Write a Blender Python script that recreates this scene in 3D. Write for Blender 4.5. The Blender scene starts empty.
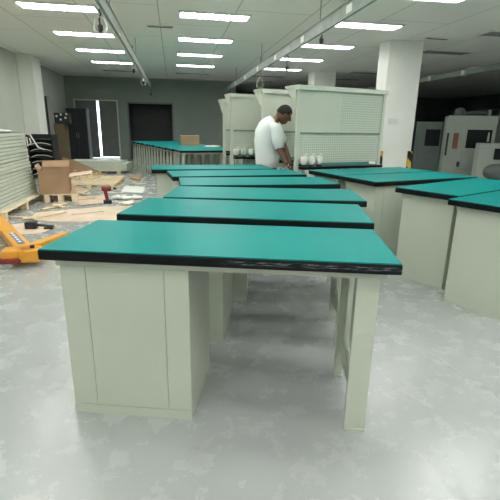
import bpy, bmesh, math, random
from mathutils import Vector, Matrix, Euler
random.seed(7)
SC = bpy.context.scene
COL = SC.collection
PI = math.pi
# ------------------------------------------------------------------ camera, world, exposure
F_PX, PITCH, ROLL, CAM_H = 422.7, 0.28474, 0.01718, 1.448
fw = Vector((0, math.cos(PITCH), -math.sin(PITCH)))
r0 = Vector((1, 0, 0)); u0 = r0.cross(fw)
cr, sr = math.cos(ROLL), math.sin(ROLL)
RV = cr*r0 + sr*u0; UV = -sr*r0 + cr*u0
cam = bpy.data.cameras.new('camera'); co = bpy.data.objects.new('camera', cam); COL.objects.link(co)
m = Matrix((RV, UV, -fw)).transposed().to_4x4(); m.translation = Vector((0, 0, CAM_H))
co.matrix_world = m
cam.sensor_width = 36; cam.lens = 36*F_PX/500; cam.clip_start = .05; cam.clip_end = 200
SC.camera = co
SC.view_settings.view_transform = 'Standard'; SC.view_settings.look = 'None'
SC.view_settings.gamma = 1; SC.view_settings.use_curve_mapping = False
SC.view_settings.exposure = 1.16
w = bpy.data.worlds.new('world'); SC.world = w; w.use_nodes = True
w.node_tree.nodes['Background'].inputs[0].default_value = (.85, .95, 1, 1)
w.node_tree.nodes['Background'].inputs[1].default_value = 2.2
LAMP = 24
def area(name, loc, sx, sy, e, rz=0):
    l = bpy.data.lights.new(name, 'AREA'); l.shape = 'RECTANGLE'; l.size = sx; l.size_y = sy; l.energy = e
    l.color = (.93, 1, .93); o = bpy.data.objects.new(name, l); o.location = loc; o.rotation_euler = (0, 0, rz); COL.objects.link(o)
    return o

TH = math.radians(10.2)                         # how the room is turned against the view
AX = Vector((math.cos(TH), math.sin(TH), 0)); DX = Vector((-math.sin(TH), math.cos(TH), 0))
def RP(a, d, z=0): return AX*a + DX*d + Vector((0, 0, z))
def ray(px, py): return fw + RV*((px-250)/F_PX) - UV*((py-250)/F_PX)
def G(px, py, z=0):                              # point of the photo on the level z
    d = ray(px, py); t = (z-CAM_H)/d.z
    return Vector((0, 0, CAM_H)) + d*t
def AY(px, py, Y):                               # point of the photo at distance Y
    d = ray(px, py); return Vector((0, 0, CAM_H)) + d*(Y/d.y)

# ------------------------------------------------------------------ materials
MATS = {}
def mat(name, col, rough=.5, metal=0, var=.06, scale=6, bump=0, bscale=60, emit=None, stretch=None, spec=.5, coat=0):
    if name in MATS: return MATS[name]
    M = bpy.data.materials.new(name); M.use_nodes = True; nt = M.node_tree; b = nt.nodes['Principled BSDF']
    tc = nt.nodes.new('ShaderNodeTexCoord'); mp = nt.nodes.new('ShaderNodeMapping'); nt.links.new(tc.outputs['Object'], mp.inputs[0])
    if stretch: mp.inputs['Scale'].default_value = stretch
    n = nt.nodes.new('ShaderNodeTexNoise'); n.inputs['Scale'].default_value = scale; n.inputs['Detail'].default_value = 4
    nt.links.new(mp.outputs[0], n.inputs['Vector'])
    cr_ = nt.nodes.new('ShaderNodeValToRGB'); nt.links.new(n.outputs['Fac'], cr_.inputs[0])
    cr_.color_ramp.elements[0].position = .3; cr_.color_ramp.elements[1].position = .7
    cr_.color_ramp.elements[0].color = tuple(max(0, c*(1-var)) for c in col)+(1,)
    cr_.color_ramp.elements[1].color = tuple(min(1, c*(1+var)) for c in col)+(1,)
    nt.links.new(cr_.outputs[0], b.inputs['Base Color'])
    b.inputs['Roughness'].default_value = rough; b.inputs['Metallic'].default_value = metal
    b.inputs['Specular IOR Level'].default_value = spec; b.inputs['Coat Weight'].default_value = coat
    if bump:
        n2 = nt.nodes.new('ShaderNodeTexNoise'); n2.inputs['Scale'].default_value = bscale; nt.links.new(mp.outputs[0], n2.inputs['Vector'])
        bp = nt.nodes.new('ShaderNodeBump'); bp.inputs['Strength'].default_value = bump; bp.inputs['Distance'].default_value = .01
        nt.links.new(n2.outputs['Fac'], bp.inputs['Height']); nt.links.new(bp.outputs[0], b.inputs['Normal'])
    MATS[name] = M; return M
GREEN = mat('green_laminate', (.004, .225, .215), .42, var=.06, scale=2.5, spec=.05)
BLACK = mat('black_edge', (.005, .006, .007), .4, var=.3, spec=.2)
CREAM = mat('cream_powder_coat', (.55, .59, .50), .42, var=.025, scale=3)
PANEL = mat('pale_sheet_metal', (.56, .60, .51), .4, var=.04)
WALL = mat('wall_paint', (.62, .64, .57), .7, var=.04, scale=1)
COLW = mat('column_paint', (.88, .89, .84), .6, var=.03, scale=1.5)
DARKW = mat('dark_wall', (.12, .17, .155), .8, var=.2, scale=.8)
RAIL = mat('rail_metal', (.24, .28, .24), .5, metal=.2, var=.15, scale=5)
WOOD = mat('pallet_wood', (.76, .63, .43), .7, var=.2, scale=5, stretch=(1, 8, 8))
CARD = mat('brown_cardboard', (.36, .23, .13), .8, var=.12, scale=4)
CARDP = mat('pale_cardboard', (.66, .52, .40), .8, var=.14, scale=3)
WHITE = mat('white_plastic', (.78, .80, .76), .4, var=.03)
DARK = mat('dark_metal', (.018, .022, .024), .45, var=.2)
DGREY = mat('dark_door', (.16, .18, .17), .5, var=.1)
YEL = mat('yellow_paint', (.80, .36, .035), .4, var=.08)
BLUE = mat('blue_label', (.10, .17, .36), .5, var=.1)
RED = mat('dark_red_plastic', (.22, .02, .02), .4, var=.1)
SKIN = mat('skin', (.20, .095, .055), .55, var=.06)
HAIR = mat('black_hair', (.012, .010, .009), .7, var=.2, bump=.6, bscale=300)
SHIRT = mat('white_shirt', (.80, .82, .80), .85, var=.03, bump=.5, bscale=22)
TROU = mat('dark_trousers', (.02, .025, .035), .85, var=.1)
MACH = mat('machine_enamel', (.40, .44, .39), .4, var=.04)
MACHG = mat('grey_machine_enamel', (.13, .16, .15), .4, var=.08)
RUST = mat('rust_red_panel', (.26, .10, .06), .5, var=.1)
STRAW = mat('wood_shreds', (.60, .48, .30), .8, var=.2)
GLASSD = mat('dark_glass', (.012, .016, .016), .3, var=.1, spec=.15)
ROPE = mat('brown_cord', (.30, .16, .08), .7, var=.1)
BOARD = mat('brown_board', (.16, .12, .07), .7, var=.15, stretch=(8, 8, 1))
PINK = mat('pale_pink_carton', (.60, .48, .46), .7)

def edge_scuffed():
    M = bpy.data.materials.new('scuffed_black_edge'); M.use_nodes = True; nt = M.node_tree; N = nt.nodes; L = nt.links; b = N['Principled BSDF']
    tc = N.new('ShaderNodeTexCoord'); mp = N.new('ShaderNodeMapping'); mp.inputs['Scale'].default_value = (5, 1, 70); L.new(tc.outputs['Object'], mp.inputs[0])
    n = N.new('ShaderNodeTexNoise'); n.inputs['Scale'].default_value = 3; n.inputs['Detail'].default_value = 8; n.inputs['Roughness'].default_value = .7; L.new(mp.outputs[0], n.inputs['Vector'])
    sp = N.new('ShaderNodeSeparateXYZ'); L.new(tc.outputs['Object'], sp.inputs[0])
    def mr(src, a, b_, c=0, d=1):
        q = N.new('ShaderNodeMapRange'); L.new(src, q.inputs[0]); q.inputs[1].default_value = a; q.inputs[2].default_value = b_; q.inputs[3].default_value = c; q.inputs[4].default_value = d; return q.outputs[0]
    def mul(a, b_):
        q = N.new('ShaderNodeMath'); q.operation = 'MULTIPLY'; L.new(a, q.inputs[0]); L.new(b_, q.inputs[1]); return q.outputs[0]
    xm = mr(sp.outputs[0], .82, .92); z1 = mr(sp.outputs[2], .862, .868); z2 = mr(sp.outputs[2], .886, .880)
    f = mul(mul(mul(xm, z1), z2), mr(n.outputs['Fac'], .50, .60))
    mx = N.new('ShaderNodeMixRGB'); L.new(f, mx.inputs[0]); mx.inputs[1].default_value = (.005, .006, .007, 1); mx.inputs[2].default_value = (.20, .22, .23, 1)
    L.new(mx.outputs[0], b.inputs['Base Color']); b.inputs['Roughness'].default_value = .4; b.inputs['Specular IOR Level'].default_value = .2
    return M
SCUFF = edge_scuffed()

def pegboard():
    M = bpy.data.materials.new('perforated_sheet'); M.use_nodes = True; nt = M.node_tree; N = nt.nodes; L = nt.links; b = N['Principled BSDF']
    tc = N.new('ShaderNodeTexCoord'); sp = N.new('ShaderNodeSeparateXYZ'); L.new(tc.outputs['Object'], sp.inputs[0])
    def cell(src):
        a = N.new('ShaderNodeMath'); a.operation = 'MULTIPLY'; a.inputs[1].default_value = 1/.034; L.new(src, a.inputs[0])
        f = N.new('ShaderNodeMath'); f.operation = 'FRACT'; L.new(a.outputs[0], f.inputs[0])
        s = N.new('ShaderNodeMath'); s.operation = 'SUBTRACT'; s.inputs[1].default_value = .5; L.new(f.outputs[0], s.inputs[0])
        q = N.new('ShaderNodeMath'); q.operation = 'ABSOLUTE'; L.new(s.outputs[0], q.inputs[0]); return q.outputs[0]
    mx = N.new('ShaderNodeMath'); mx.operation = 'MAXIMUM'; L.new(cell(sp.outputs[0]), mx.inputs[0]); L.new(cell(sp.outputs[2]), mx.inputs[1])
    lt = N.new('ShaderNodeMath'); lt.operation = 'LESS_THAN'; lt.inputs[1].default_value = .24; L.new(mx.outputs[0], lt.inputs[0])
    c = N.new('ShaderNodeMixRGB'); L.new(lt.outputs[0], c.inputs[0]); c.inputs[1].default_value = (.56, .61, .52, 1); c.inputs[2].default_value = (.33, .37, .31, 1)
    L.new(c.outputs[0], b.inputs['Base Color']); b.inputs['Roughness'].default_value = .5
    return M
PEG = pegboard()

def floor_mat():
    M = bpy.data.materials.new('grey_epoxy_floor'); M.use_nodes = True; nt = M.node_tree; N = nt.nodes; L = nt.links; b = N['Principled BSDF']
    tc = N.new('ShaderNodeTexCoord')
    def noise(s, d=6, r=.6, st=None):
        n = N.new('ShaderNodeTexNoise'); n.inputs['Scale'].default_value = s; n.inputs['Detail'].default_value = d; n.inputs['Roughness'].default_value = r
        if st:
            mp = N.new('ShaderNodeMapping'); mp.inputs['Scale'].default_value = st; L.new(tc.outputs['Object'], mp.inputs[0]); L.new(mp.outputs[0], n.inputs['Vector'])
        else: L.new(tc.outputs['Object'], n.inputs['Vector'])
        return n.outputs['Fac']
    def ramp(src, p0, c0, p1, c1):
        q = N.new('ShaderNodeValToRGB'); L.new(src, q.inputs[0]); e = q.color_ramp.elements; e[0].position = p0; e[0].color = c0; e[1].position = p1; e[1].color = c1; return q.outputs[0]
    base = ramp(noise(.9), .35, (.37, .392, .384, 1), .75, (.40, .422, .413, 1))
    dust = ramp(noise(4, 10, .6), .5, (0, 0, 0, 1), .9, (.18, .18, .18, 1))
    mx = N.new('ShaderNodeMixRGB'); L.new(dust, mx.inputs[0]); L.new(base, mx.inputs[1]); mx.inputs[2].default_value = (.47, .49, .48, 1)
    spk = ramp(noise(12, 3, .5), .755, (0, 0, 0, 1), .77, (.6, .6, .6, 1))
    m2 = N.new('ShaderNodeMixRGB'); L.new(spk, m2.inputs[0]); L.new(mx.outputs[0], m2.inputs[1]); m2.inputs[2].default_value = (.16, .18, .18, 1)
    L.new(m2.outputs[0], b.inputs['Base Color'])
    rr = ramp(noise(5, 8, .7), .35, (.22, .22, .22, 1), .75, (.33, .33, .33, 1)); L.new(rr, b.inputs['Roughness'])
    bp = N.new('ShaderNodeBump'); bp.inputs['Strength'].default_value = .09; bp.inputs['Distance'].default_value = .02; b.inputs['Specular IOR Level'].default_value = .75
    L.new(noise(3.5, 5, .6), bp.inputs['Height']); L.new(bp.outputs[0], b.inputs['Normal'])
    return M
def ceil_mat():
    M = bpy.data.materials.new('ceiling_boards'); M.use_nodes = True; nt = M.node_tree; N = nt.nodes; L = nt.links; b = N['Principled BSDF']
    tc = N.new('ShaderNodeTexCoord'); mp = N.new('ShaderNodeMapping'); mp.inputs['Rotation'].default_value = (0, 0, PI/2); mp.inputs['Location'].default_value = (0, .18, 0); L.new(tc.outputs['Object'], mp.inputs[0])
    br = N.new('ShaderNodeTexBrick'); L.new(mp.outputs[0], br.inputs['Vector']); br.inputs['Scale'].default_value = 1; br.inputs['Brick Width'].default_value = 2.6; br.inputs['Row Height'].default_value = 1.3
    br.inputs['Mortar Size'].default_value = .008; br.inputs['Color1'].default_value = (.84, .85, .78, 1); br.inputs['Color2'].default_value = (.87, .88, .81, 1); br.inputs['Mortar'].default_value = (.42, .44, .39, 1)
    L.new(br.outputs['Color'], b.inputs['Base Color']); b.inputs['Roughness'].default_value = .75
    return M
def lamp_mat(k, name):
    M = bpy.data.materials.new(name); M.use_nodes = True; nt = M.node_tree; N = nt.nodes; L = nt.links; b = N['Principled BSDF']
    b.inputs['Base Color'].default_value = (.5, .52, .5, 1)
    tc = N.new('ShaderNodeTexCoord'); br = N.new('ShaderNodeTexBrick'); L.new(tc.outputs['Object'], br.inputs['Vector']); br.inputs['Scale'].default_value = 1
    br.inputs['Brick Width'].default_value = .1; br.inputs['Row Height'].default_value = .13; br.offset = 0; br.inputs['Mortar Size'].default_value = .014
    br.inputs['Color1'].default_value = (1, 1, 1, 1); br.inputs['Color2'].default_value = (.035, .04, .036, 1); br.inputs['Mortar'].default_value = (.016, .02, .017, 1)
    mu = N.new('ShaderNodeMixRGB'); mu.blend_type = 'MULTIPLY'; mu.inputs[0].default_value = 1; L.new(br.outputs['Color'], mu.inputs[1]); mu.inputs[2].default_value = (1, 1, .96, 1)
    L.new(mu.outputs[0], b.inputs['Emission Color']); b.inputs['Emission Strength'].default_value = k
    return M
LIT = lamp_mat(LAMP, 'lit_louvre'); UNLIT = mat('unlit_louvre', (.25, .28, .26), .4)
def hazard():
    M = bpy.data.materials.new('yellow_black_stripes'); M.use_nodes = True; nt = M.node_tree; N = nt.nodes; L = nt.links; b = N['Principled BSDF']
    tc = N.new('ShaderNodeTexCoord'); wv = N.new('ShaderNodeTexWave'); wv.bands_direction = 'DIAGONAL'; wv.inputs['Scale'].default_value = 1.6; L.new(tc.outputs['Object'], wv.inputs['Vector'])
    q = N.new('ShaderNodeValToRGB'); q.color_ramp.interpolation = 'CONSTANT'; q.color_ramp.elements[0].color = (.01, .01, .01, 1); q.color_ramp.elements[1].position = .5; q.color_ramp.elements[1].color = (.7, .42, .06, 1)
    L.new(wv.outputs['Fac'], q.inputs[0]); L.new(q.outputs[0], b.inputs['Base Color']); return M
HAZ = hazard()

# ------------------------------------------------------------------ mesh helpers
class MB:
    def __init__(s): s.bm = bmesh.new()
    def box(s, x0, y0, z0, x1, y1, z1, M=None, bev=0):
        vs = [Vector((x, y, z)) for z in (z0, z1) for x, y in ((x0, y0), (x1, y0), (x1, y1), (x0, y1))]
        t = bmesh.new(); v = [t.verts.new(p) for p in vs]
        for f in ((3, 2, 1, 0), (4, 5, 6, 7), (0, 1, 5, 4), (1, 2, 6, 5), (2, 3, 7, 6), (3, 0, 4, 7)): t.faces.new([v[i] for i in f])
        if bev: bmesh.ops.bevel(t, geom=t.edges[:], offset=bev, segments=2, affect='EDGES', profile=.5)
        s.merge(t, M); return s
    def merge(s, t, M=None):
        if M is not None: t.transform(M)
        me = bpy.data.meshes.new('tmp'); t.to_mesh(me); s.bm.from_mesh(me); bpy.data.meshes.remove(me); t.free()
    def tube(s, pts, r, n=8):
        pts = [Vector(p) for p in pts]; rs = r if isinstance(r, (list, tuple)) else [r]*len(pts); rings = []
        for i, p in enumerate(pts):
            d = (pts[min(i+1, len(pts)-1)]-pts[max(i-1, 0)]).normalized(); a = d.orthogonal().normalized() if i == 0 else (a - d*a.dot(d)).normalized()
            b = d.cross(a); rings.append([s.bm.verts.new(p + (a*math.cos(2*PI*k/n)+b*math.sin(2*PI*k/n))*rs[i]) for k in range(n)])
        for i in range(len(rings)-1):
            for k in range(n): s.bm.faces.new((rings[i][k], rings[i][(k+1) % n], rings[i+1][(k+1) % n], rings[i+1][k]))
        s.bm.faces.new(rings[0][::-1]); s.bm.faces.new(rings[-1]); return s
    def ball(s, c, r, M=None, u=16, v=12):
        t = bmesh.new(); bmesh.ops.create_uvsphere(t, u_segments=u, v_segments=v, radius=1)
        R = Matrix.Translation(Vector(c)) @ (M or Matrix()) @ Matrix.Diagonal(Vector(r).to_4d() if len(r) == 3 else r); R[3][3] = 1
        s.merge(t, R); return s
    def prism(s, poly, h, M=None):                # polygon in xy, raised by h
        t = bmesh.new(); a = [t.verts.new((x, y, 0)) for x, y in poly]; b = [t.verts.new((x, y, h)) for x, y in poly]; n = len(poly)
        t.faces.new(a[::-1]); t.faces.new(b)
        for i in range(n): t.faces.new((a[i], a[(i+1) % n], b[(i+1) % n], b[i]))
        bmesh.ops.recalc_face_normals(t, faces=t.faces[:]); s.merge(t, M); return s
    def lathe(s, prof, n=20, M=None):
        t = bmesh.new(); rings = [[t.verts.new((r*math.cos(2*PI*k/n), r*math.sin(2*PI*k/n), z)) for k in range(n)] for r, z in prof]
        for i in range(len(rings)-1):
            for k in range(n): t.faces.new((rings[i][k], rings[i][(k+1) % n], rings[i+1][(k+1) % n], rings[i+1][k]))
        t.faces.new(rings[0][::-1]); t.faces.new(rings[-1]); s.merge(t, M); return s
    def build(s, name, m_, parent=None, smooth=False):
        me = bpy.data.meshes.new(name); s.bm.to_mesh(me); s.bm.free(); o = bpy.data.objects.new(name, me); COL.objects.link(o)
        me.materials.append(m_)
        if parent: o.parent = parent
        if smooth:
            for p in me.polygons: p.use_smooth = True
        return o
def place(o, loc, rz=0): o.location = loc; o.rotation_euler = (0, 0, rz); return o
def tag(o, label=None, cat=None, group=None, kind=None):
    for k, v in (('label', label), ('category', cat), ('group', group), ('kind', kind)):
        if v: o[k] = v
    return o
def thing(name, label, cat, loc=(0, 0, 0), rz=0, group=None):
    o = bpy.data.objects.new(name, None); o.empty_display_size = .1; COL.objects.link(o); place(o, loc, rz); return tag(o, label, cat, group)
def struct(name, mb, m_): o = mb.build(name, m_); o['kind'] = 'structure'; return place(o, (0, 0, 0), TH)
def copy_tree(o, parent=None):
    c = o.copy(); COL.objects.link(c); c.parent = parent
    for ch in list(o.children): copy_tree(ch, c)
    return c

# ------------------------------------------------------------------ room (local x = across, y = into the depth)
ZC, DB, AL, DBR, AR, DN = 3.3, 19.4, -4.3, 25, 17, -7
struct('floor', MB().box(AL-.2, DN-.2, -.1, AR+.2, DBR+.2, 0), floor_mat())
struct('ceiling', MB().box(AL-.2, DN-.2, ZC, AR+.2, DBR+.2, ZC+.1), ceil_mat())
# back wall with the door opening and the dark doorway
bw = MB(); DH = 2.36
bw.box(AL, DB, 0, -3.95, DB+.2, ZC); bw.box(-3.95, DB, DH, -2.3, DB+.2, ZC); bw.box(-2.3, DB, 0, -1.82, DB+.2, ZC)
bw.box(-1.82, DB, 2.29, -.02, DB+.2, ZC); bw.box(-.02, DB, 0, 2.75, DB+.2, ZC)
struct('wall_back', bw, mat('back_wall_paint', (.24, .29, .25), .75, var=.05, scale=1))
struct('wall_left', MB().box(AL-.2, DN, 0, AL, 15.3, ZC).box(AL-.2, 15.3, 2.34, AL, 16.9, ZC).box(AL-.2, 16.9, 0, AL, DB+.2, ZC), WALL)
struct('wall_front', MB().box(AL, DN-.2, 0, AR, DN, ZC), WALL)
struct('wall_right', MB().box(AR, DN, 0, AR+.2, DBR, ZC), DARKW)
struct('wall_far', MB().box(2.75, DBR, 0, AR, DBR+.2, ZC).box(2.55, DB+.2, 0, 2.75, DBR+.2, ZC), DARKW)
# the dark doorways have a closed dark space behind them
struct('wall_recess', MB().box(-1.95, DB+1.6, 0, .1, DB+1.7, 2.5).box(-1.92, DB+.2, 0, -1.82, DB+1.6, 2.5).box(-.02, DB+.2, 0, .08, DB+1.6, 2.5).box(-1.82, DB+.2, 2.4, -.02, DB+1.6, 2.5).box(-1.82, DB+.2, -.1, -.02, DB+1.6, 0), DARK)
struct('door_2', MB().box(AL-.16, 15.3, 0, AL-.08, 16.9, 2.34), DARK)
struct('trim_1', MB().box(-1.88, DB-.02, 0, -1.82, DB, 2.35).box(-.02, DB-.02, 0, .04, DB, 2.35).box(-1.82, DB-.02, 2.29, -.02, DB, 2.35), DGREY)
struct('trim_2', MB().box(-4.0, DB-.03, 0, -3.95, DB, DH+.05).box(-2.3, DB-.03, 0, -2.25, DB, DH+.05).box(-3.95, DB-.03, DH, -2.3, DB, DH+.05), WALL)
# double door standing slightly ajar, daylight in the gap
d1 = MB().box(-3.95, DB+.02, .05, -3.115, DB+.07, DH).build('door_1', DGREY); d1['kind'] = 'structure'; place(d1, (0, 0, 0), TH)
MB().box(-3.17, DB-.06, .95, -3.14, DB+.02, 1.15).build('door_handle', RAIL, d1)
d3 = MB().box(0, .0, .09, .72, .05, DH).build('door_3', DGREY); d3['kind'] = 'structure'
# hinged on its right jamb
d3.data.transform(Matrix.Translation((-.72, 0, 0))); place(d3, RP(-2.3, DB+.02), TH + math.radians(-3))
MB().box(-.69, -.06, .95, -.66, 0, 1.15).build('door_handle', RAIL, d3)
struct('trim_3', MB().box(-3.95, DB-.0, 0, -2.3, DB+.12, .02), WALL)
# columns
def column(a0, d0, wx, wy, name, label):
    o = MB().box(0, 0, 0, wx, wy, ZC, bev=.01).build(name, COLW); o['kind'] = 'structure'; place(o, RP(a0, d0), TH); return o
column(-4.3, 13.9, .42, .8, 'wall_left_pier', '')
pc = G(390.5, 39.6, ZC); ca, cd = pc.dot(AX), pc.dot(DX)
column(ca, cd, .80, .5, 'wall_column', '')
for k, da in enumerate((0.0, .60)):
    h = MB().box(-.012, -.012, 0, .10, .012, .95).box(-.012, 0, 0, .012, .10, .95).build('corner_guard', HAZ); place(h, RP(ca-.014, cd-.014), TH) if k == 0 else place(h, RP(ca+.814, cd-.014) , TH)
    if k == 1: h.data.transform(Matrix.Diagonal((-1, 1, 1, 1)))
    tag(h, ('yellow and black striped corner guard on the left edge of the near white column', 'yellow and black striped corner guard on the right edge of the near white column')[k], 'corner guard')
MB_ = MB().box(0, 0, 0, .22, .02, .12).build('notice_plate', WHITE); place(MB_, RP(ca+.15, cd-.022, 1.55), TH); tag(MB_, 'small white notice plate on the near white column', 'notice')
pc2 = G(316, 71, ZC)
column(pc2.dot(AX)-.05, pc2.dot(DX), .78, .7, 'wall_column_far', '')

# ------------------------------------------------------------------ ceiling lights
def make_light(lit):
    t = thing('ceiling_light', '', 'ceiling light')
    MB().box(-.02, -.02, 0, 1.22, 0, .03).box(-.02, .40, 0, 1.22, .42, .03).box(-.02, 0, 0, 0, .40, .03).box(1.2, 0, 0, 1.22, .40, .03).build('frame', WHITE, t)
    MB().box(0, 0, .008, 1.2, .40, .028).build('diffuser', LIT if lit else UNLIT, t)
    return t
lp = {True: make_light(True), False: make_light(False)}; used = set()
cols = [(-2.4, 'left'), (.18, 'middle'), (3.06, 'right'), (6.1, 'far right'), (9.1, 'outermost right')]
rows = [18.9, 16.75, 14.6, 12.4, 10.25, 8.05, 6.1, 4.0, 1.9, -.2, -2.3, -4.6]
ordn = ['first', 'second', 'third', 'fourth', 'fifth', 'sixth', 'seventh', 'eighth']
for ci, (a, nm) in enumerate(cols):
    vis = [r for r in rows if r >= (6.1 if ci == 2 else 8.05)]
    for d in rows:
        if ci >= 3 and (d > 17 or 5 < d < 8 or d < -3): continue
        lit = (d < 14.7 and ci < 3) or d < 5  # lit lamps in the two rightmost columns are added to brighten the dark area
        o = lp[lit] if lit not in used else copy_tree(lp[lit]); used.add(lit)
        place(o, RP(a, d, ZC-.03), TH)
        if d in vis:
            k = sorted(vis).index(d)
            o['label'] = '%s recessed ceiling light in the %s row, %s from the camera' % ('lit' if lit else 'unlit', nm, ordn[k])
        else: o['label'] = 'lit ceiling light out of view, added as fill in the two rightmost rows, %s row, %s from its unseen end' % (nm, ordn[rows[::-1].index(d)]); 
        o['group'] = 'recessed ceiling lights'
# ceiling air vents
for k, (px, py) in enumerate(((160, 26), (437, 38))):
    p = G(px, py, ZC); t = thing('ceiling_vent', ('thin slot vent in the ceiling between the left rail and middle lights', 'slot vent in the ceiling right of the near white column')[k], 'vent', (p.x, p.y, ZC-.02), TH)
    MB().box(-.25, -.05, 0, .25, .05, .02).build('frame', WALL, t); MB().box(-.23, -.03, -.004, .23, -.01, 0).box(-.23, .01, -.004, .23, .03, 0).build('slots', DARK, t)

# ------------------------------------------------------------------ hanging rails with cables
def rail(px, py, a_z, d0, d1, label, lab2, nplates):
    p = G(px, py, a_z); a = p.dot(AX)
    t = thing('overhead_rail', label, 'cable rail', RP(a, 0, a_z), TH)
    MB().box(-.02, d0, 0, .02, d1, .15).build('channel', RAIL, t); MB().box(-.035, d0, .15, .035, d1, .16).build('top_flange', RAIL, t)
    n = int((d1-d0)/4.2)
    for i in range(n):
        y = d0+1+i*4.2; MB().tube([(0, y, .16), (0, y, ZC-a_z)], .008).build('hanger_rod', RAIL, t)
    for i in range(nplates):
        y = 5.2+i*1.9; MB().box(-.026, y, .03, .026, y+.16, .12).build('junction_plate', WHITE, t)
    return t, a
zr = 2.72
tl, al = rail(96.5, 0, zr, -3, 17.0, 'grey cable rail hanging below the ceiling on the left', '', 0)
tr, ar = rail(340, 22, zr, -3, 19.0, 'grey cable rail with pale junction plates hanging right of the middle lights', '', 7)
p3 = G(500, 69, zr); t3 = thing('overhead_rail', 'dim cable rail hanging over the dark machine area on the right', 'cable rail', RP(p3.dot(AX), 0, zr), TH)
MB().box(-.03, 6, 0, .03, 19, .12).build('channel', RAIL, t3)
for y in (8.6, 9.9, 11.3): MB().box(-.045, y, .01, .045, y+.12, .11).build('junction_plate', WHITE, t3)
def drop(a, d, ln, label, m_=DARK, plug=True, mess=0, up=0):
    t = thing('hanging_cable', label, 'cable', RP(a, d, zr), TH)
    MB().tube([(.0, 0, up), (.015, 0, -ln*.3), (-.01, .01, -ln*.7), (0, 0, -ln)], .010).build('cord', m_, t)
    if plug: MB().lathe([(.015, 0), (.03, -.01), (.03, -.06), (.015, -.08), (.01, -.09)], 12, Matrix.Translation((0, 0, -ln))).build('plug', DARK, t)
    for i in range(mess):
        s = (-1)**i; MB().tube([(0, 0, -ln*.5), (s*.05, 0, -ln*.6), (s*.08, .03, -ln-.02*i), (s*.03, 0, -ln-.1), (0, 0, -ln-.04)], .006).build('wire_loop', WHITE, t)
    return t
drop(al-.036, 5.7, .16, 'tangled cable bundle dangling from the near end of the left rail', mess=4)
drop(al-.036, 10.2, .12, 'short black cable dangling halfway along the left rail', ROPE, mess=1, up=.35)
drop(al-.02, 13.2, .10, 'white looped cable dangling near the far end of the left rail', WHITE, mess=3)
drop(al+.03, 16.4, .2, 'black plug dangling at the far end of the left rail')
drop(ar+.036, 6.4, .04, 'black plug on a short cord near the top of the right rail')
drop(ar+.036, 8.3, .18, 'black plug on a cord beside the second lit lamp of the right row', DARK)
drop(ar-.02, 10.6, .32, 'brown cord with a white loop hanging from the right rail', ROPE, False, mess=2, up=.3)
drop(ar-.02, 16.2, .2, 'short dark cord hanging at the far end of the right rail', DARK)

# ------------------------------------------------------------------ workbenches
HT = .9
def bench_proto(L, W=.64, cab=True, scuff=False, cabx=.063, cabw=.615):
    t = thing('workbench', '', 'workbench')
    top = MB().box(0.004, 0.004, HT-.006, L-.004, W-.004, HT, bev=.002).build('tabletop', GREEN, t)
    MB().box(0, 0, HT-.052, L, W, HT-.004, bev=.007).build('edge_band', SCUFF if scuff else BLACK, top)
    MB().box(.05, .055, .81, L-.05, .075, .848).box(.05, W-.075, .81, L-.05, W-.055, .848).box(.05, .075, .81, .07, W-.075, .848).box(L-.07, .075, .81, L-.05, W-.075, .848).build('support_frame', CREAM, t)
    if cab:
        c = MB().box(cabx, .068, .03, cabx+cabw, W-.06, .808).build('storage_cabinet', CREAM, t)
        x = cabx
        for f0, f1 in ((0, .2), (.2, .81), (.81, 1)):
            MB().box(x+cabw*f0+.0015, .062, .055, x+cabw*f1-.0015, .0682, .806).build('cabinet_panel', CREAM, c)
        MB().box(cabx-.002, .060, 0, cabx+cabw+.002, W-.058, .052).build('plinth', CREAM, c)
    else:
        leg_frame(t, .06, .11, W, False)
    leg_frame(t, L-.172, L-.072, W)
    return t
def leg_frame(t, x0, x1, W, side=True):
    xi = x1-.03
    MB().box(x0, .068, .012, x1, .098, .81).box(xi, .098, .012, x1, .14, .81).box(x0, .06, 0, x1, .106, .014).build('leg', CREAM, t)
    MB().box(x0, W-.10, .012, x0+.045, W-.07, .81).box(x0, W-.105, 0, x0+.05, W-.065, .014).build('leg', CREAM, t)
    MB().box(x0+.03, .098, .14, x0+.05, W-.10, .24).build('foot_rail', CREAM, t)
    if side: MB().box(x1-.022, .14, .24, x1-.014, W-.07, .81).build('side_panel', CREAM, t)
LT = 1.617
A_ = bench_proto(LT, scuff=True); A_['label'] = 'nearest green-topped workbench, with a scuffed black edge and cream cabinet'
place(A_, (-.963, 1.826, 0), math.radians(-4.6))
B_ = bench_proto(LT)
def yawed(px, py, yaw): p = G(px, py, HT); return (p.x, p.y, 0), math.radians(yaw)
Ts = [((-.858, 2.645, 0), -5.0, 'green-topped workbench directly behind the nearest scuffed one'),
      ((-.70, 3.33, 0), -1.0, 'green-topped workbench third from the camera in the centre row'),
      ((-.67, 4.02, 0), 11.0, 'green-topped workbench fourth from the camera in the centre row'),
      ((-.87, 4.715, 0), 17.0, 'green-topped workbench fifth in the centre row, second in front of the man'),
      ((-1.27, 5.44, 0), 14.0, 'farthest centre-row green workbench, just in front of the man')]
first = True
for loc, yw, lab in Ts:
    o = B_ if first else copy_tree(B_); first = False
    place(o, loc, math.radians(yw)); o['label'] = lab
for o in (A_,) : o['group'] = 'centre row of workbenches'
def corner_from(nearxy, yaw, W=.64): return nearxy
Rs = [((2.015, 2.97, 0), 37, 'front workbench at the right edge of the photo, cut off by the frame'),
      ((1.80, 3.65, 0), 37, 'right-hand workbench between the cut-off front one and the corner-on one'),
      ((1.33, 4.54, 0), 26, 'right-hand workbench with its corner pointing at the camera'),
      ((1.045, 5.15, 0), 26, 'farthest right-hand workbench, in front of the widest pegboard')]
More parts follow.
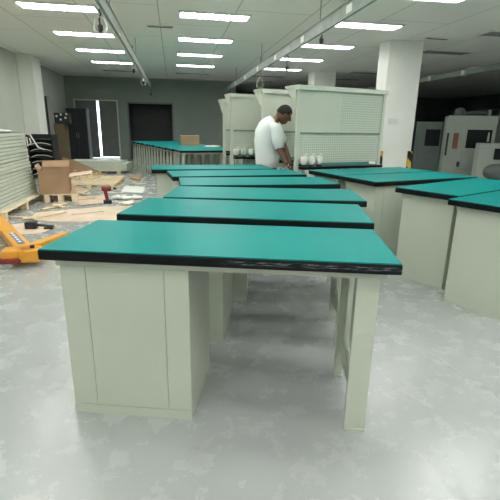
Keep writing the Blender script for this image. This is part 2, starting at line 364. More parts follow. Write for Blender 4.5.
for loc, yw, lab in Rs:
    o = copy_tree(B_); place(o, loc, math.radians(yw)); o['label'] = lab; o['group'] = 'right row of workbenches'
for o in list(COL.objects):
    if o.name.startswith('workbench') and o.parent is None and 'group' not in o: o['group'] = 'centre row of workbenches'
# far row: nine benches, open leg frames
C_ = bench_proto(1.6, cab=False)
for k in range(9):
    o = C_ if k == 0 else copy_tree(C_)
    f = k/9.0; place(o, (-1.60-2.62*f, 9.68+5.25*f, 0), math.radians(22))
    o['label'] = ['open-legged workbench at the near end of the long far-left row'] [0] if k == 0 else 'open-legged workbench in the long far-left row, %s from its near end' % (ordn+['ninth'])[k]
    o['group'] = 'far-left row of workbenches'

# ------------------------------------------------------------------ pegboard stations seen from behind
def station(pl, Y, pr, yaw, zt, label, width=None):
    p = AY(pl, 130, Y); y_ = math.radians(yaw)
    if width is None:
        d = ray(pr, 130); e = Vector((math.cos(y_), math.sin(y_), 0))
        # cross the line p + s*e with the ray's ground track
        s = (d.x*p.y - d.y*p.x)/(d.y*e.x - d.x*e.y); width = s
    t = thing('pegboard_workstation', label, 'workstation', (p.x, p.y, 0), y_, 'pegboard workstations')
    Wd = width
    MB().box(0, 0, 0, .05, .05, zt-.03).build('upright', CREAM, t); MB().box(Wd-.05, 0, 0, Wd, .05, zt-.03).build('upright', CREAM, t)
    zm = 1.375
    MB().box(.05, .018, .95, Wd-.05, .028, zm-.02).build('lower_pegboard', PEG, t)
    MB().box(.05, .018, zm+.005, .05+(Wd-.1)*.48, .028, zt-.06).build('upper_panel', CREAM, t)
    MB().box(.05+(Wd-.1)*.48, .018, zm+.005, Wd-.05, .028, zt-.06).build('upper_pegboard', PEG, t)
    MB().box(.05, .008, zm-.02, Wd-.05, .03, zm+.005).build('middle_rail', mat('grey_rail', (.22, .25, .22), .5), t)
    MB().box(-.02, -.02, zt-.06, Wd+.02, .05, zt-.03).box(-.02, -.02, zt-.03, Wd+.02, .34, zt).build('hood', CREAM, t)
    g = Matrix(((0, 0, 1, 0), (1, 0, 0, 0), (0, 1, 0, 0), (0, 0, 0, 1)))
    for x in (-.012, Wd): MB().prism([(.05, zt-.03), (.32, zt-.03), (.05, zt-.27)], .012, Matrix.Translation((x, 0, 0)) @ g).build('gusset', CREAM, t)
    x0 = .32
    tp = MB().box(x0, .06, HT-.006, Wd-.01, .70, HT).build('tabletop', GREEN, t); MB().box(x0-.004, .056, HT-.05, Wd-.006, .704, HT-.004).build('edge_band', BLACK, tp)
    MB().box(.05, -.12, .87, Wd-.05, .05, .905).build('back_ledge', BLACK, t)
    for x in (x0+.01, Wd-.06):
        MB().box(x, .62, 0, x+.05, .67, .84).build('leg', CREAM, t)
    return t, p, y_, Wd
s1 = station(297, 6.12, 383, 26, 2.00, 'widest pegboard workstation, its grey back panel right of the man')
W1 = s1[3]
s2 = station(262, 7.22, 0, 24, 2.03, 'pegboard workstation whose panel stands directly behind the man', W1)
s3 = station(231, 7.95, 0, 22, 2.0, 'pegboard workstation left of the man with three white sockets', W1)
s4 = station(223.5, 8.95, 0, 20, 1.96, 'farthest pegboard workstation, a narrow strip seen at the left end', W1)

# power sockets
def socket_mb():
    t = thing('power_socket', '', 'power socket')
    MB().lathe([(.035, 0), (.048, .004), (.048, .03), (.03, .035)], 14).build('socket_base', DARK, t)
    MB().lathe([(.034, .035), (.046, .05), (.058, .085), (.058, .15), (.05, .162), (.012, .166)], 14).build('cover', WHITE, t)
    MB().tube([(0, 0, .16), (.02, 0, .20), (.05, .01, .20)], .007).build('cable_stub', WHITE, t)
    return t
sp0 = None; names = ['left', 'middle', 'right']
for g, (pxs, st_, ty) in enumerate((((304, 311.5, 319), s1, 26), ((236, 243.5, 251), s3, 22))):
    for k, px in enumerate(pxs):
        o = socket_mb() if sp0 is None else copy_tree(sp0); sp0 = sp0 or o
        e_ = Vector((math.cos(st_[2]), math.sin(st_[2]), 0)); n_ = Vector((math.sin(st_[2]), -math.cos(st_[2]), 0))*.06; p_ = Vector((st_[1].x, st_[1].y, 0))+n_
        d = ray(px, 160); q_ = (d.x*p_.y-d.y*p_.x)/(d.y*e_.x-d.x*e_.y); p = p_+e_*q_
        place(o, (p.x, p.y, .906), 0); o.scale = (.88, .88, .88)
        o['label'] = '%s one of the three white power sockets %s' % (names[k], ('right of the man at the widest pegboard' , 'left of the man')[g]); o['group'] = ('sockets right of the man', 'sockets left of the man')[g]

# cardboard box and papers on the far row
def carton(name, loc, rz, sx, sy, sz, label, m_=CARD, flaps=False):
    t = thing(name, label, 'box', loc, rz); T = .006
    b = MB().box(0, 0, 0, sx, sy, T).box(0, 0, T, sx, T, sz).box(0, sy-T, T, sx, sy, sz).box(0, T, T, T, sy-T, sz).box(sx-T, T, T, sx, sy-T, sz)
    if not flaps: b.box(T, T, sz-T, sx-T, sy-T, sz)
    b.build('box_body', m_, t); return t
p = G(181, 145.5, HT); cb = carton('cardboard_box', (p.x, p.y, HT), math.radians(14), .52, .36, .27, 'closed brown cardboard box on the long far row of benches')
MB().box(.0, .16, .27, .52, .20, .272).build('packing_tape', CARDP, cb)
p = G(207, 147, HT); o = MB()
for i in range(5): o.box(-.2+.05*i, -.12+.03*i, .006*i, .14+.06*i, .12+.02*i, .006*i+.004, Matrix.Rotation(.2*i, 4, 'Z'))
o = place(o.build('paper_stack', WHITE), (p.x+.1, p.y+.1, HT+.001), .2); tag(o, 'loose white papers on the far bench right of the cardboard box', 'papers')

# ------------------------------------------------------------------ the man
def skinmesh(pts, edges, radii, sub=2, root=0):
    me = bpy.data.meshes.new('sk'); me.from_pydata([tuple(p) for p in pts], edges, []); ob = bpy.data.objects.new('sk', me); COL.objects.link(ob)
    md = ob.modifiers.new('s', 'SKIN'); md.use_smooth_shade = True
    for i, r in enumerate(radii):
        v = me.skin_vertices[0].data[i]; v.radius = r if isinstance(r, tuple) else (r, r); v.use_root = (i == root)
    s = ob.modifiers.new('d', 'SUBSURF'); s.levels = sub; s.render_levels = sub
    dg = bpy.context.evaluated_depsgraph_get(); ev = ob.evaluated_get(dg); em = ev.to_mesh()
    bm = bmesh.new(); bm.from_mesh(em); ev.to_mesh_clear(); bpy.data.objects.remove(ob); bpy.data.meshes.remove(me); return bm
YP = 6.78
man = thing('person', 'man in a white T-shirt bending over the benches, facing right', 'person', (.26, YP, 0))
O = Vector((.26, YP, 0))
def P(px, py, Y): return AY(px, py, Y)-O
hip = P(267, 173, YP); spine = P(264.5, 155, YP); chest = P(267, 137, YP); upch = P(270, 126, YP); neck = P(274.5, 120, YP); nk2 = P(278.5, 116.5, YP)
sR = P(276, 130.5, YP-.17); eR = P(280, 151.5, YP-.23); wR = P(287.5, 165.5, YP-.30)
sL = P(275, 128, YP+.16); eL = P(285, 148, YP+.16); wL = P(291, 164.5, YP-.02)
kR = Vector((.06, -.10, .47)); aR = Vector((.0, -.10, .07)); tR = Vector((.17, -.11, .035))
kL = Vector((.04, .11, .47)); aL = Vector((-.05, .12, .07)); tL = Vector((.12, .13, .035))
hR = hip+Vector((0, -.10, -.04)); hL = hip+Vector((0, .10, -.04))
pts = [hip, spine, chest, upch, neck, nk2, sR, eR, wR, sL, eL, wL, hR, kR, aR, tR, hL, kL, aL, tL]
ed = [(0, 1), (1, 2), (2, 3), (3, 4), (4, 5), (3, 6), (6, 7), (7, 8), (3, 9), (9, 10), (10, 11), (0, 12), (12, 13), (13, 14), (14, 15), (0, 16), (16, 17), (17, 18), (18, 19)]
rad = [(.14, .12), (.13, .11), (.15, .12), (.13, .11), .058, .055, .062, .045, .032, .062, .045, .032, .088, .06, .042, .035, .088, .06, .042, .035]
bm = skinmesh(pts, ed, rad)
body = MB(); body.merge(bm)
# head: profile towards +x, bowed
HC = P(284, 114, YP-.0); tilt = Matrix.Rotation(math.radians(30), 4, 'Y') @ Matrix.Rotation(math.radians(12), 4, 'Z')
def HM(x, y, z): return HC + (tilt @ Vector((x, y, z)))
body.ball(HC, (.116, .088, .132), tilt, 24, 18)
body.ball(HM(.042, 0, -.08), (.066, .060, .064), tilt)                     # jaw
body.tube([HM(.104, 0, .025), HM(.126, 0, -.012), HM(.137, 0, -.028), HM(.108, 0, -.042)], [.010, .014, .019, .010])  # nose
body.ball(HM(.098, 0, -.068), (.014, .026, .007), tilt); body.ball(HM(.096, 0, -.082), (.014, .024, .008), tilt)        # lips
for s in (-1, 1):
    body.ball(HM(-.005, s*.088, -.010), (.020, .010, .032), tilt)            # ears
    body.ball(HM(.099, s*.036, .012), (.014, .018, .010), tilt)              # eyelids
# hands with five fingers
def hand(wr, dirv, side, curl):
    dirv = dirv.normalized(); out = Vector((0, side, 0)); out = (out-dirv*out.dot(dirv)).normalized(); nrm = dirv.cross(out)
    c = wr+dirv*.055; M = Matrix((dirv, out, nrm)).transposed().to_4x4(); body.ball(c, (.058, .042, .018), M, 14, 10)
    for i, (off, ln) in enumerate(((-.030, .072), (-.010, .082), (.011, .078), (.031, .060))):
        b = wr+dirv*.095+out*off; q1 = b+(dirv*.9+nrm*curl)*ln*.45; q2 = q1+(dirv*.6+nrm*curl*2)*ln*.35; q3 = q2+(dirv*.3+nrm*curl*2.2)*ln*.25
        body.tube([wr+dirv*.06+out*off*.8, b, q1, q2, q3], [.010, .0105, .0095, .0085, .006])
    b = wr+dirv*.03-out*.035; body.tube([wr+dirv*.01-out*.015, b, b+dirv*.035-out*.022+nrm*.012, b+dirv*.062-out*.022+nrm*.028], [.012, .013, .011, .007])
hand(wR, wR-eR+Vector((.06, 0, 0)), 1, -.35); hand(wL, wL-eL, -1, -.35)
body.build('body', SKIN, man, True)
# hair cap
hb = bmesh.new(); bmesh.ops.create_uvsphere(hb, u_segments=28, v_segments=20, radius=1)
for v in list(hb.verts):
    if v.co.z < -.30 or (v.co.x > .50 and v.co.z < .42) or (v.co.x > .15 and v.co.z < .05): v.tag = True
bmesh.ops.delete(hb, geom=[v for v in hb.verts if v.tag], context='VERTS')
bmesh.ops.solidify(hb, geom=hb.faces[:], thickness=.04)
hm = MB(); hm.merge(hb, Matrix.Translation(HC) @ tilt @ Matrix.Diagonal((.124, .095, .142, 1))); hm.build('hair', HAIR, man, True)
ey = MB()
for s in (-1, 1): ey.ball(HM(.110, s*.036, .010), (.006, .012, .006), tilt, 10, 8)
ey.build('eyes', DARK, man, True)
# shirt: torso and sleeves
sleeveR = sR+(eR-sR)*.86; sleeveL = sL+(eL-sL)*.80
hem = P(267, 167, YP)
spts = [hem, P(265.5, 157, YP), P(266, 146, YP), P(266.5, 135, YP), P(269, 127, YP), P(273.5, 121, YP), sR, sleeveR, sL, sleeveL]
se = [(0, 1), (1, 2), (2, 3), (3, 4), (4, 5), (4, 6), (6, 7), (4, 8), (8, 9)]
sr_ = [(.23, .20), (.22, .195), (.215, .19), (.21, .19), (.175, .165), (.085, .082), .098, .088, .090, .075]
q = MB(); n_ = 28
ring = [(P(267.5, 167.2, YP), .185, .175), (P(267, 160, YP), .182, .172), (P(266.5, 150, YP), .180, .175), (P(266, 140, YP), .182, .185), (P(266.5, 132, YP), .178, .195), (P(268.5, 125.5, YP), .150, .185), (P(271, 121.5, YP), .105, .13), (P(273.5, 119, YP), .072, .075)]
rows_ = []
for i, (c, rx, ry) in enumerate(ring):
    d_ = (ring[min(i+1, len(ring)-1)][0]-ring[max(i-1, 0)][0]).normalized(); u_ = Vector((0, 1, 0)).cross(d_).normalized(); v_ = Vector((0, 1, 0))
    rows_.append([q.bm.verts.new(c+(u_*math.cos(2*PI*k/n_)*rx+v_*math.sin(2*PI*k/n_)*ry)*(1+.02*math.sin(k*1.7+i*1.3))) for k in range(n_)])
for i in range(len(rows_)-1):
    for k in range(n_): q.bm.faces.new((rows_[i][k], rows_[i][(k+1) % n_], rows_[i+1][(k+1) % n_], rows_[i+1][k]))
q.bm.faces.new(rows_[0][::-1]); q.bm.faces.new(rows_[-1])
for sh_, el_, k_ in ((sR, sleeveR, -1), (sL, sleeveL, 1)):
    s0 = P(270, 128, YP)+Vector((0, k_*.05, 0)); q.tube([s0, sh_.lerp(s0, .35)+Vector((0, 0, .015)), sh_+Vector((0, 0, .012)), sh_.lerp(el_, .5), el_], [.085, .098, .098, .092, .086], 16)
q.build('t_shirt', SHIRT, man, True)
tp_ = [hip+Vector((0, 0, .03)), hR, kR, aR+Vector((0, 0, .02)), hL, kL, aL+Vector((0, 0, .02))]
tm = skinmesh(tp_, [(0, 1), (1, 2), (2, 3), (0, 4), (4, 5), (5, 6)], [(.165, .145), .105, .078, .065, .105, .078, .065]); q = MB(); q.merge(tm); q.build('trousers', TROU, man, True)
for a_, t_ in ((aR, tR), (aL, tL)):
    q = MB(); q.ball((a_+t_)/2+Vector((.02, 0, -.005)), (.145, .052, .05)); bmesh.ops.bisect_plane(q.bm, geom=q.bm.verts[:]+q.bm.edges[:]+q.bm.faces[:], plane_co=(0, 0, .0), plane_no=(0, 0, -1), clear_outer=True); q.build('shoe', DARK, man, True)

# ------------------------------------------------------------------ left side: stacked panels on a pallet
def pallet(name_label, loc, rz, L, W, n=7, H=.12):
    t = thing('wooden_pallet', name_label, 'pallet', loc, rz)
    for i in range(n):
        y = i*(W-.09)/(n-1); MB().box(0, y, H-.02, L, y+.09, H).build('deck_board', WOOD, t)
    for x in (0, L/2-.05, L-.1):
        MB().box(x, 0, .10-.02+.0, x+.1, W, H-.02).build('cross_board', WOOD, t)
        for y in (0, W/2-.05, W-.1): MB().box(x, y, .018, x+.1, y+.1, .08).build('block', WOOD, t)
        MB().box(x, 0, 0, x+.1, W, .018).build('base_board', WOOD, t)
    return t
SD0 = 6.85; SA1 = -2.70
pallet('wooden pallet under the tall stack of pale metal panels', RP(SA1+.17, SD0-.05), TH+PI/2, 2.05, 1.0, 6, .14)
ORD = 'first second third fourth fifth sixth seventh eighth ninth tenth eleventh twelfth thirteenth fourteenth fifteenth sixteenth seventeenth eighteenth nineteenth twentieth'.split()
pn = None; z = .14
for k in range(20):
    dz = .0565
    o = MB().box(0, 0, 0, .80, 1.85, .044, bev=.004).build('sheet_metal_panel', PANEL) if pn is None else pn.copy()
    if pn is None:
        MB().box(.02, .02, .044, .78, 1.83, .0565).build('gap_shade', mat('shadow_grey', (.30, .34, .28), .6), o)  # shade of the gap between panels, painted as a recessed grey sheet
        pn = o
    else:
        COL.objects.link(o)
        for ch in pn.children: c = ch.copy(); COL.objects.link(c); c.parent = o
    place(o, RP(SA1-.84+.14*(1-k/20)+random.uniform(-.012, .012), SD0+random.uniform(-.02, .02), z), TH+random.uniform(-.006, .006)); z += dz
    pos = 'topmost panel' if k == 19 else 'lowest panel' if k == 0 else 'pale metal panel'
    tag(o, 'topmost pale metal panel of the tall stack at the left edge' if k == 19 else 'lowest pale metal panel of the tall stack, resting on its pallet' if k == 0 else 'pale metal panel in the tall stack, %s up from the pallet' % ORD[k], 'metal panel', 'stack of pale metal panels')
STZ = z
wp = MB(); 
for i in range(4): wp.ball((random.uniform(-.2, .2), random.uniform(-.5, .5), .03), (.22, .3, .035), None, 12, 8)
o = place(wp.build('plastic_wrap', WHITE, None, True), RP(SA1-.42, SD0+.9, STZ), TH); tag(o, 'crumpled white wrapping on top of the tall panel stack', 'wrapping')
# dark crate rack behind the stack
rk = thing('storage_rack', 'black rack with stacked trays beside the left wall pier', 'rack', RP(-3.78, 12.2), TH)
MB().box(0, 0, 0, .04, .5, 1.15).box(.62, 0, 0, .66, .5, 1.15).build('side_frame', DARK, rk)
for i in range(7): MB().box(.04, .02, .08+i*.155, .62, .48, .10+i*.155).build('tray', DARK, rk)
MB().box(.04, .47, .08, .62, .5, 1.15).build('back_panel', DARK, rk)
for i in range(6):
    o = MB().tube([(0, 0, 0), (.12, -.02, .045), (.28, 0, .05), (.42, -.02, .03), (.5, 0, 0)], .009).build('cable_coil', WHITE); place(o, RP(-3.70, 12.23, .113+i*.155), TH)
    tag(o, 'pale cable lying on the %s tray from the bottom of the black rack' % ordn[i], 'cable', 'cables on the black rack')
o = MB().tube([AY(26, 134, 10.8), AY(30, 134.5, 10.8), AY(34, 141, 10.8), AY(38, 147, 10.8), AY(44, 149.5, 11.0)], .018).build('white_hose', WHITE); tag(o, 'white hose arching from the panel stack towards the left wall', 'hose')
o = MB().tube([AY(26.5, 137, 10.6), AY(28, 146, 10.6), AY(31, 143, 10.6), AY(29.5, 138, 10.6)], .016).build('white_hose', WHITE); tag(o, 'short white hose loop above the black rack', 'hose')
# white upright & switch box near the left wall
wb = thing('switch_box', 'white switch box on a post by the dark doorway on the left', 'switch box', AY(43, 168, 14.0)*1, 0); wb.location.z = 0
MB().box(-.06, -.05, 0, .06, .05, 1.35).build('post', COLW, wb); MB().box(.07, -.08, .72, .22, .02, 1.0).build('box_cover', WHITE, wb); MB().box(-.12, -.07, 1.15, .10, -.05, 1.45).build('notice_card', WALL, wb)
# brown board, dark cabinet with equipment
bb = MB().box(0, 0, 0, .34, .5, 1.42).build('tall_carton', BOARD); p = AY(55.5, 140, 14.9); place(bb, (p.x, 14.9, 0), TH); tag(bb, 'tall brown board-clad carton left of the black cabinet', 'carton')
dk = thing('black_cabinet', 'large black metal cabinet left of the double door', 'cabinet', AY(68.5, 140, 16.9), TH); dk.location.z = 0
MB().box(0, 0, 0, .74, .6, 2.0, bev=.01).build('cabinet_body', DARK, dk)
for i in range(2): d = MB().box(.02+i*.355, -.02, .06, .365+i*.355, 0, 1.94).build('door', DARK, dk); MB().box(.32 if i == 0 else .39, -.04, .9, .34 if i == 0 else .41, -.02, 1.1).build('handle', RAIL, d)
eq = thing('electrical_unit', 'black electrical unit with pale dials on top of the brown carton', 'electrical unit', (AY(56, 140, 14.85).x, 14.9, 1.42), TH)
MB().box(0, 0, 0, .46, .4, .36).build('housing', DARK, eq)
for x, z_ in ((.08, .25), (.22, .30), (.20, .14), (.36, .20), (.40, .32)): MB().lathe([(.035, 0), (.035, .02)], 12, Matrix.Translation((x, 0, z_)) @ Matrix.Rotation(PI/2, 4, 'X')).build('dial', WHITE, eq)
# long pale panels lying flat in front of the doors
ft = pallet('wooden pallet under the long flat stack of pale panels', G(68, 173.5), math.radians(3), 1.55, .9, 6, .10)
for k in range(5):
    s = k*.02; o = MB().box(0, 0, 0, 1.78-(.16 if k > 3 else 0), .8, .048, bev=.004).build('flat_panel', PANEL); p = G(68, 173.5); place(o, (p.x-.05+s*.3, p.y+.05, .10+k*.054), math.radians(3))
    tag(o, ('pale panel %s from the bottom of the long flat stack' % ordn[k]), 'metal panel', 'long flat stack of panels')
# leaning cardboard sheet
cs = MB().prism([(0, 0), (1.5, 0), (.45, .46), (.1, .56)], .012, Matrix.Rotation(math.radians(72), 4, 'X')).build('cardboard_sheet', CARD); p = G(62, 176); place(cs, (p.x, p.y-.2, .0), math.radians(2)); tag(cs, 'brown cardboard sheet propped against the long flat stack', 'cardboard')
# empty pallet
pe = pallet('empty wooden pallet lying behind the dark red drill', G(63, 190), math.radians(8), 1.12, 1.7, 8, .13)
# open carton on its own pallet
p = G(37.5, 203); p.x += .13; pallet('small pallet under the open brown carton', (p.x, p.y, 0), math.radians(20), .58, .80, 5, .16)
oc = thing('open_carton', 'big open brown carton with a flap hanging out, on a small pallet', 'box', (p.x-.05, p.y-.02, .16), math.radians(20)); T = .01; sx, sy, sz = .52, .66, .44
MB().box(0, 0, 0, sx, sy, T).box(0, 0, T, sx, T, sz).box(0, sy-T, T, sx, sy, sz).box(0, T, T, T, sy-T, sz).box(sx-T, T, T, sx, sy-T, sz*.72).build('box_body', CARD, oc)
MB().box(0, 0, 0, .42, sy-.1, .01, Matrix.Translation((sx, .03, sz*.70)) @ Matrix.Rotation(math.radians(-8), 4, 'Y')).build('flap', CARDP, oc)
MB().box(0, 0, 0, sx-.02, .28, .01, Matrix.Translation((0.01, sy, sz)) @ Matrix.Rotation(math.radians(22), 4, 'X')).build('flap', CARD, oc)
MB().box(-.10, 0, 0, 0, sy-.05, .01, Matrix.Translation((0, .02, sz)) @ Matrix.Rotation(math.radians(60), 4, 'Y')).build('flap', CARD, oc)
# cordless drill standing on its battery
dr = thing('cordless_drill', 'dark red cordless drill standing on its battery', 'drill', G(107.5, 203.4), .3)
DS = 1.25
MB().box(-.055*DS, -.04*DS, 0, .065*DS, .04*DS, .055*DS, bev=.008).build('battery', DARK, dr)
MB().box(-.03*DS, -.02*DS, 0, .02*DS, .02*DS, .15*DS, Matrix.Translation((.01, 0, .05*DS)) @ Matrix.Rotation(math.radians(-8), 4, 'Y'), bev=.008).build('grip', RED, dr)
MB().lathe([(.03, 0), (.038, .01), (.038, .13), (.03, .14)], 16, Matrix.Translation((-.07*DS, 0, .225*DS)) @ Matrix.Rotation(PI/2, 4, 'Y') @ Matrix.Scale(DS, 4)).build('motor_housing', RED, dr)
MB().lathe([(.024, 0), (.024, .03), (.012, .055), (.004, .06), (.004, .10)], 14, Matrix.Translation((.07*DS+.035, 0, .225*DS)) @ Matrix.Rotation(PI/2, 4, 'Y')).build('chuck', DARK, dr)
# cardboard sheets and timber scattered on the floor
def sheet(pix, label, m_=CARDP, h=.006, name='cardboard_sheet', z=0.001, cat='cardboard'):
    ps = [G(*q) for q in pix]; c = sum(ps, Vector())/len(ps); o = MB().prism([(q.x-c.x, q.y-c.y) for q in ps], h).build(name, m_); place(o, (c.x, c.y, z)); tag(o, label, cat); return o
sheet([(36, 213), (100, 207), (150, 205), (138, 216), (118, 222), (60, 222), (28, 220)], 'large pale cardboard sheet flat on the floor behind the nearest bench')
sheet([(72, 197), (104, 196), (112, 203), (80, 206)], 'small pale cardboard sheet left of the drill', z=.009)
sheet([(66, 183), (90, 190), (70, 200), (52, 205)], 'grey-brown cardboard sheet beside the open carton')
sheet([(132, 176), (142, 176.5), (140, 181), (130, 179)], 'small cardboard offcut near the far bench feet', CARD, .03)
sheet([(0, 226), (28, 223), (58, 226), (40, 234), (8, 236)], 'pale cardboard sheet beside the yellow pallet truck')
sheet([(125, 186), (145, 187), (143, 193), (121, 192)], 'pale sheet of packing board left of the centre benches', mat('white_packing', (.66, .66, .62), .7))
def plank(p0, p1, wd, h, label, z=.012, m_=WOOD):
    a = G(*p0); b = G(*p1); L_ = (b-a).length; o = MB().box(0, -wd/2, 0, L_, wd/2, h).build('wood_strip', m_); place(o, (a.x, a.y, z), math.atan2(b.y-a.y, b.x-a.x)); tag(o, label, 'wood strip', 'scattered timber strips'); return o
plank((2, 217), (36, 220), .06, .02, 'long timber strip in front of the tall panel stack', .01)
plank((22, 221.5), (66, 214), .05, .02, 'timber strip crossing towards the big cardboard sheet', .03)
plank((42, 211), (67, 204), .06, .02, 'timber strip in front of the open carton', .012)
plank((54, 206), (64, 209), .07, .02, 'short timber strip lying in front of the small pallet', .02)
plank((64, 190), (86, 196), .06, .02, 'timber strip leading away from the open carton', .02)
plank((118, 204), (134, 201), .05, .015, 'narrow timber strip right of the drill', .012)
plank((76, 201), (95, 199), .04, .012, 'short narrow timber strip on the small cardboard sheet', .018)
plank((131, 183.5), (146, 184.2), .05, .015, 'pale timber strip near the far end of the centre benches', .01)
plank((72, 215), (104, 212), .04, .012, 'thin timber strip on the large cardboard sheet', .010)
# shreds
sh = MB(); 
for i in range(330):
    p = G(random.uniform(15, 150), random.uniform(188, 222)); s = random.uniform(.01, .035)
    sh.box(-s, -.006, 0, s, .006, .006, Matrix.Translation((p.x, p.y, .0005)) @ Matrix.Rotation(random.uniform(0, PI), 4, 'Z'))
tag(sh.build('wood_shreds', STRAW), 'wood shreds and chips strewn over the floor around the pallets', 'debris', kind='stuff')
sh = MB()
for i in range(80):
    p = G(random.uniform(62, 104), random.uniform(176, 186)); s = random.uniform(.03, .09)
    sh.box(-s, -.012, 0, s, .012, .012, Matrix.Translation((p.x, p.y, .131+random.uniform(0, .05))) @ Matrix.Rotation(random.uniform(0, PI), 4, 'Z') @ Matrix.Rotation(random.uniform(-.3, .3), 4, 'Y'))
tag(sh.build('packing_straw', STRAW), 'loose straw packing heaped on the empty pallet', 'packing', kind='stuff')
for k, (px, py, s) in enumerate(((121, 199, .12), (133, 199.5, .16), (127, 205, .10))):
    q = MB()
    for i in range(5): q.ball((random.uniform(-s, s), random.uniform(-s, s)*.6, .03), (s*.7, s*.5, .035), Matrix.Rotation(i, 4, 'Z'), 8, 6)
    p = G(px, py); place(q.build('crumpled_wrap', WHITE), (p.x, p.y, .012)); tag(COL.objects[-1], ('small white crumpled wrap right of the drill', 'largest white crumpled wrap beside the second bench', 'white crumpled wrap nearest the second bench corner')[k], 'wrapping', 'crumpled white wraps')
# black strapping tool with pale sheet
st = thing('strapping_tool', 'black strapping tool lying on the floor by the yellow pallet truck', 'tool', G(36, 229), .15)
MB().box(-.13, -.06, .01, .02, .06, .11, bev=.015).build('tool_body', DARK, st); MB().tube([(.0, 0, .06), (.12, .0, .05), (.24, .03, .03)], [.022, .018, .015]).build('handle', DARK, st); MB().box(.12, -.05, .0, .24, -.01, .03).build('lever', DARK, st)

# ------------------------------------------------------------------ yellow pallet truck
pb = G(22, 262); pt = thing('pallet_truck', 'orange-yellow pallet truck at the left edge beside the nearest bench', 'pallet truck', (pb.x, pb.y, 0))
def rel(v): return v-Vector((pb.x, pb.y, 0))
def beam(p0, p1, wd, z0, z1, name, m_, w1=None, zz1=None):
    a, b = rel(G(p0[0], p0[1], z1)), rel(G(p1[0], p1[1], zz1 or z1)); d = (b-a); d.z = 0; n = Vector((-d.y, d.x, 0)).normalized(); w1 = w1 or wd; q = MB(); bm_ = q.bm
    lo0, lo1 = z0-z1, z0-z1
    vs = [a-n*wd/2, a+n*wd/2, b+n*w1/2, b-n*w1/2]; up = [bm_.verts.new(v) for v in vs]; dn = [bm_.verts.new(v+Vector((0, 0, z0-z1))) for v in vs]
    bm_.faces.new(up); bm_.faces.new(dn[::-1])
    for i in range(4): bm_.faces.new((up[i], dn[i], dn[(i+1) % 4], up[(i+1) % 4]))
    bmesh.ops.recalc_face_normals(bm_, faces=bm_.faces[:])
    bmesh.ops.bevel(bm_, geom=bm_.edges[:], offset=.006, segments=2, affect='EDGES')
    return q.build(name, m_, pt), a, b, n
f1, a1, b1, n1 = beam((27, 250), (-5, 215), .17, .10, .19, 'fork', YEL, .15, .19)
f2, a2, b2, n2 = beam((27, 246), (66, 232), .13, .10, .18, 'fork', YEL, .10, .14)
q = MB(); dd = (b1-a1).normalized()
c0 = a1+dd*.28; c1 = a1+dd*.85
for v in ():
    pass
vv = [q.bm.verts.new(x) for x in (c0+n1*.03+Vector((0, 0, .002)), c0-n1*.035+Vector((0, 0, .002)), c1-n1*.035+Vector((0, 0, .002)), c1+n1*.03+Vector((0, 0, .002)))]
v2 = [q.bm.verts.new(v.co+Vector((0, 0, .003))) for v in vv]
q.bm.faces.new(vv[::-1]); q.bm.faces.new(v2)
for i in range(4): q.bm.faces.new((vv[i], vv[(i+1) % 4], v2[(i+1) % 4], v2[i]))
lb = q.build('fork_label', BLUE, f1)
q = MB()
for i in range(5):
    x = c0+dd*(.10+.11*i); q.box(-.03, -.014, 0, .03, .014, .002, Matrix.Translation(x+Vector((0, 0, .0055))) @ Matrix.Rotation(math.atan2(dd.y, dd.x), 4, 'Z'))
q.build('label_marks', WHITE, f1)
base_c = rel(G(26, 255, .12))
MB().box(-.22, -.07, -.07, .15, .12, .07, Matrix.Translation(base_c+Vector((0, 0, .0))) @ Matrix.Rotation(.25, 4, 'Z'), bev=.02).build('housing', YEL, pt)
MB().box(-.26, -.05, -.05, -.02, .03, .0, Matrix.Translation(base_c+Vector((0, -.07, -.01))) @ Matrix.Rotation(.15, 4, 'Z'), bev=.01).build('bumper', RED, pt)
for x in (-.14,): MB().lathe([(.035, 0), (.042, .008), (.042, .05), (.035, .058)], 18, Matrix.Translation(base_c+Vector((x, -.05, -.078)))@Matrix.Rotation(PI/2, 4, 'X')).build('wheel', WHITE, pt)
MB().lathe([(.022, 0), (.022, .04)], 12, Matrix.Translation(base_c+Vector((.06, .03, .06)))).build('pivot_bolt', DARK, pt)

# ------------------------------------------------------------------ machines in the dark area on the right
def onbase(px, Y): p = AY(px, 170, Y); return Vector((p.x, p.y, 0))
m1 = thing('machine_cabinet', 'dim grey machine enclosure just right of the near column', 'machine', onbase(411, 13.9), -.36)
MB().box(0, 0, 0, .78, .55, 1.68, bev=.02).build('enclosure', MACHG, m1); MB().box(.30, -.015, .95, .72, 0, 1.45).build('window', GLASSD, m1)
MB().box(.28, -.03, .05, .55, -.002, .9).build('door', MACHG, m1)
m2 = thing('milling_machine', 'pale machining centre with a rust-red panel and dark window', 'machine', onbase(441, 12.7), -.33)
MB().box(0, 0, 0, 1.28, 1.1, 1.84, bev=.02).build('enclosure', MACH, m2)
MB().box(.40, -.05, .35, 1.15, 0, .92, bev=.01).build('lower_front', MACH, m2)
MB().box(.55, -.02, .95, 1.18, 0, 1.46).build('window', GLASSD, m2)
MB().box(.20, -.02, .92, .34, 0, 1.36).build('side_panel', RUST, m2)
MB().box(.03, -.02, .72, .08, 0, 1.36).build('vent_slot', DARK, m2); MB().box(.38, -.06, .42, .46, -.05, .56).build('control_opening', DARK, m2)
MB().box(1.0, -.07, .42, 1.10, -.05, .75).build('control_pad', DARK, m2)
MB().lathe([(.14, 0), (.15, .05), (.15, .15), (.10, .20), (.03, .23)], 18, Matrix.Translation((.30, .3, 1.84))).build('top_motor', MACHG, m2)
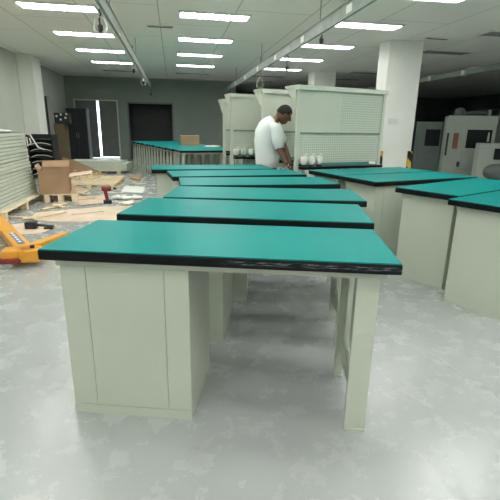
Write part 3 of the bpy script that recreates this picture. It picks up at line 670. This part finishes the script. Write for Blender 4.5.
MB().tube([(.45, .3, 1.90), (.8, .3, 1.93), (1.05, .3, 1.93)], .05).build('duct', MACHG, m2); MB().lathe([(.05, 0), (.05, .16)], 12, Matrix.Translation((1.08, .3, 1.84))).build('top_post', MACH, m2)
m3 = thing('inspection_machine', 'low pale machine with a dark curved hood at the right edge', 'machine', onbase(475, 11.4), -.33)
MB().box(0, 0, 0, 1.5, .55, 1.12, bev=.02).build('enclosure', MACH, m3)
MB().box(.38, -.02, .72, 1.4, 0, 1.0).build('window', GLASSD, m3)
MB().ball((.52, -.02, .40), (.34, .16, .22)).build('curved_hood', MACHG, m3, True)
MB().tube([(.22, .2, 1.16), (.22, .2, 1.4)], [.03, .015]).build('signal_post', MACH, m3)
m4 = thing('tall_machine', 'tall pale machine cut off by the right edge', 'machine', onbase(495.5, 14.2), -.33)
MB().box(0, 0, 0, 1.2, 1, 2.3, bev=.02).build('enclosure', MACH, m4); MB().box(.12, -.02, 1.1, 1.0, 0, 1.6).build('window', GLASSD, m4)
bx = carton('small_carton', onbase(383.5, 14.6), TH, .32, .4, .60, 'pale pink carton beside the striped guard of the near column', PINK)
# dim shelving and clutter in the far dark area
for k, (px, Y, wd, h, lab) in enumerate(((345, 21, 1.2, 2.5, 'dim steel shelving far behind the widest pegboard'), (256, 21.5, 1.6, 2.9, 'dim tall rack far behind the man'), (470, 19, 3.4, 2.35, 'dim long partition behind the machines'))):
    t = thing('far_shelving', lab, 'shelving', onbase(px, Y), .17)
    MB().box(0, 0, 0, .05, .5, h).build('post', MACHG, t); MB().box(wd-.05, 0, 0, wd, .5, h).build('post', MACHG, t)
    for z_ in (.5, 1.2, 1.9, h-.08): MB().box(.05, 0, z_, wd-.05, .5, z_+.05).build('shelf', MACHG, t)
# pale seam across the floor
a = G(380, 318); b = G(472, 382); L_ = (b-a).length; o = MB().box(-.8, -.003, 0, L_+2, .003, .0012).build('trim_4', mat('pale_seam', (.55, .6, .6), .4)); o['kind'] = 'structure'; place(o, (a.x, a.y, 0), math.atan2(b.y-a.y, b.x-a.x))
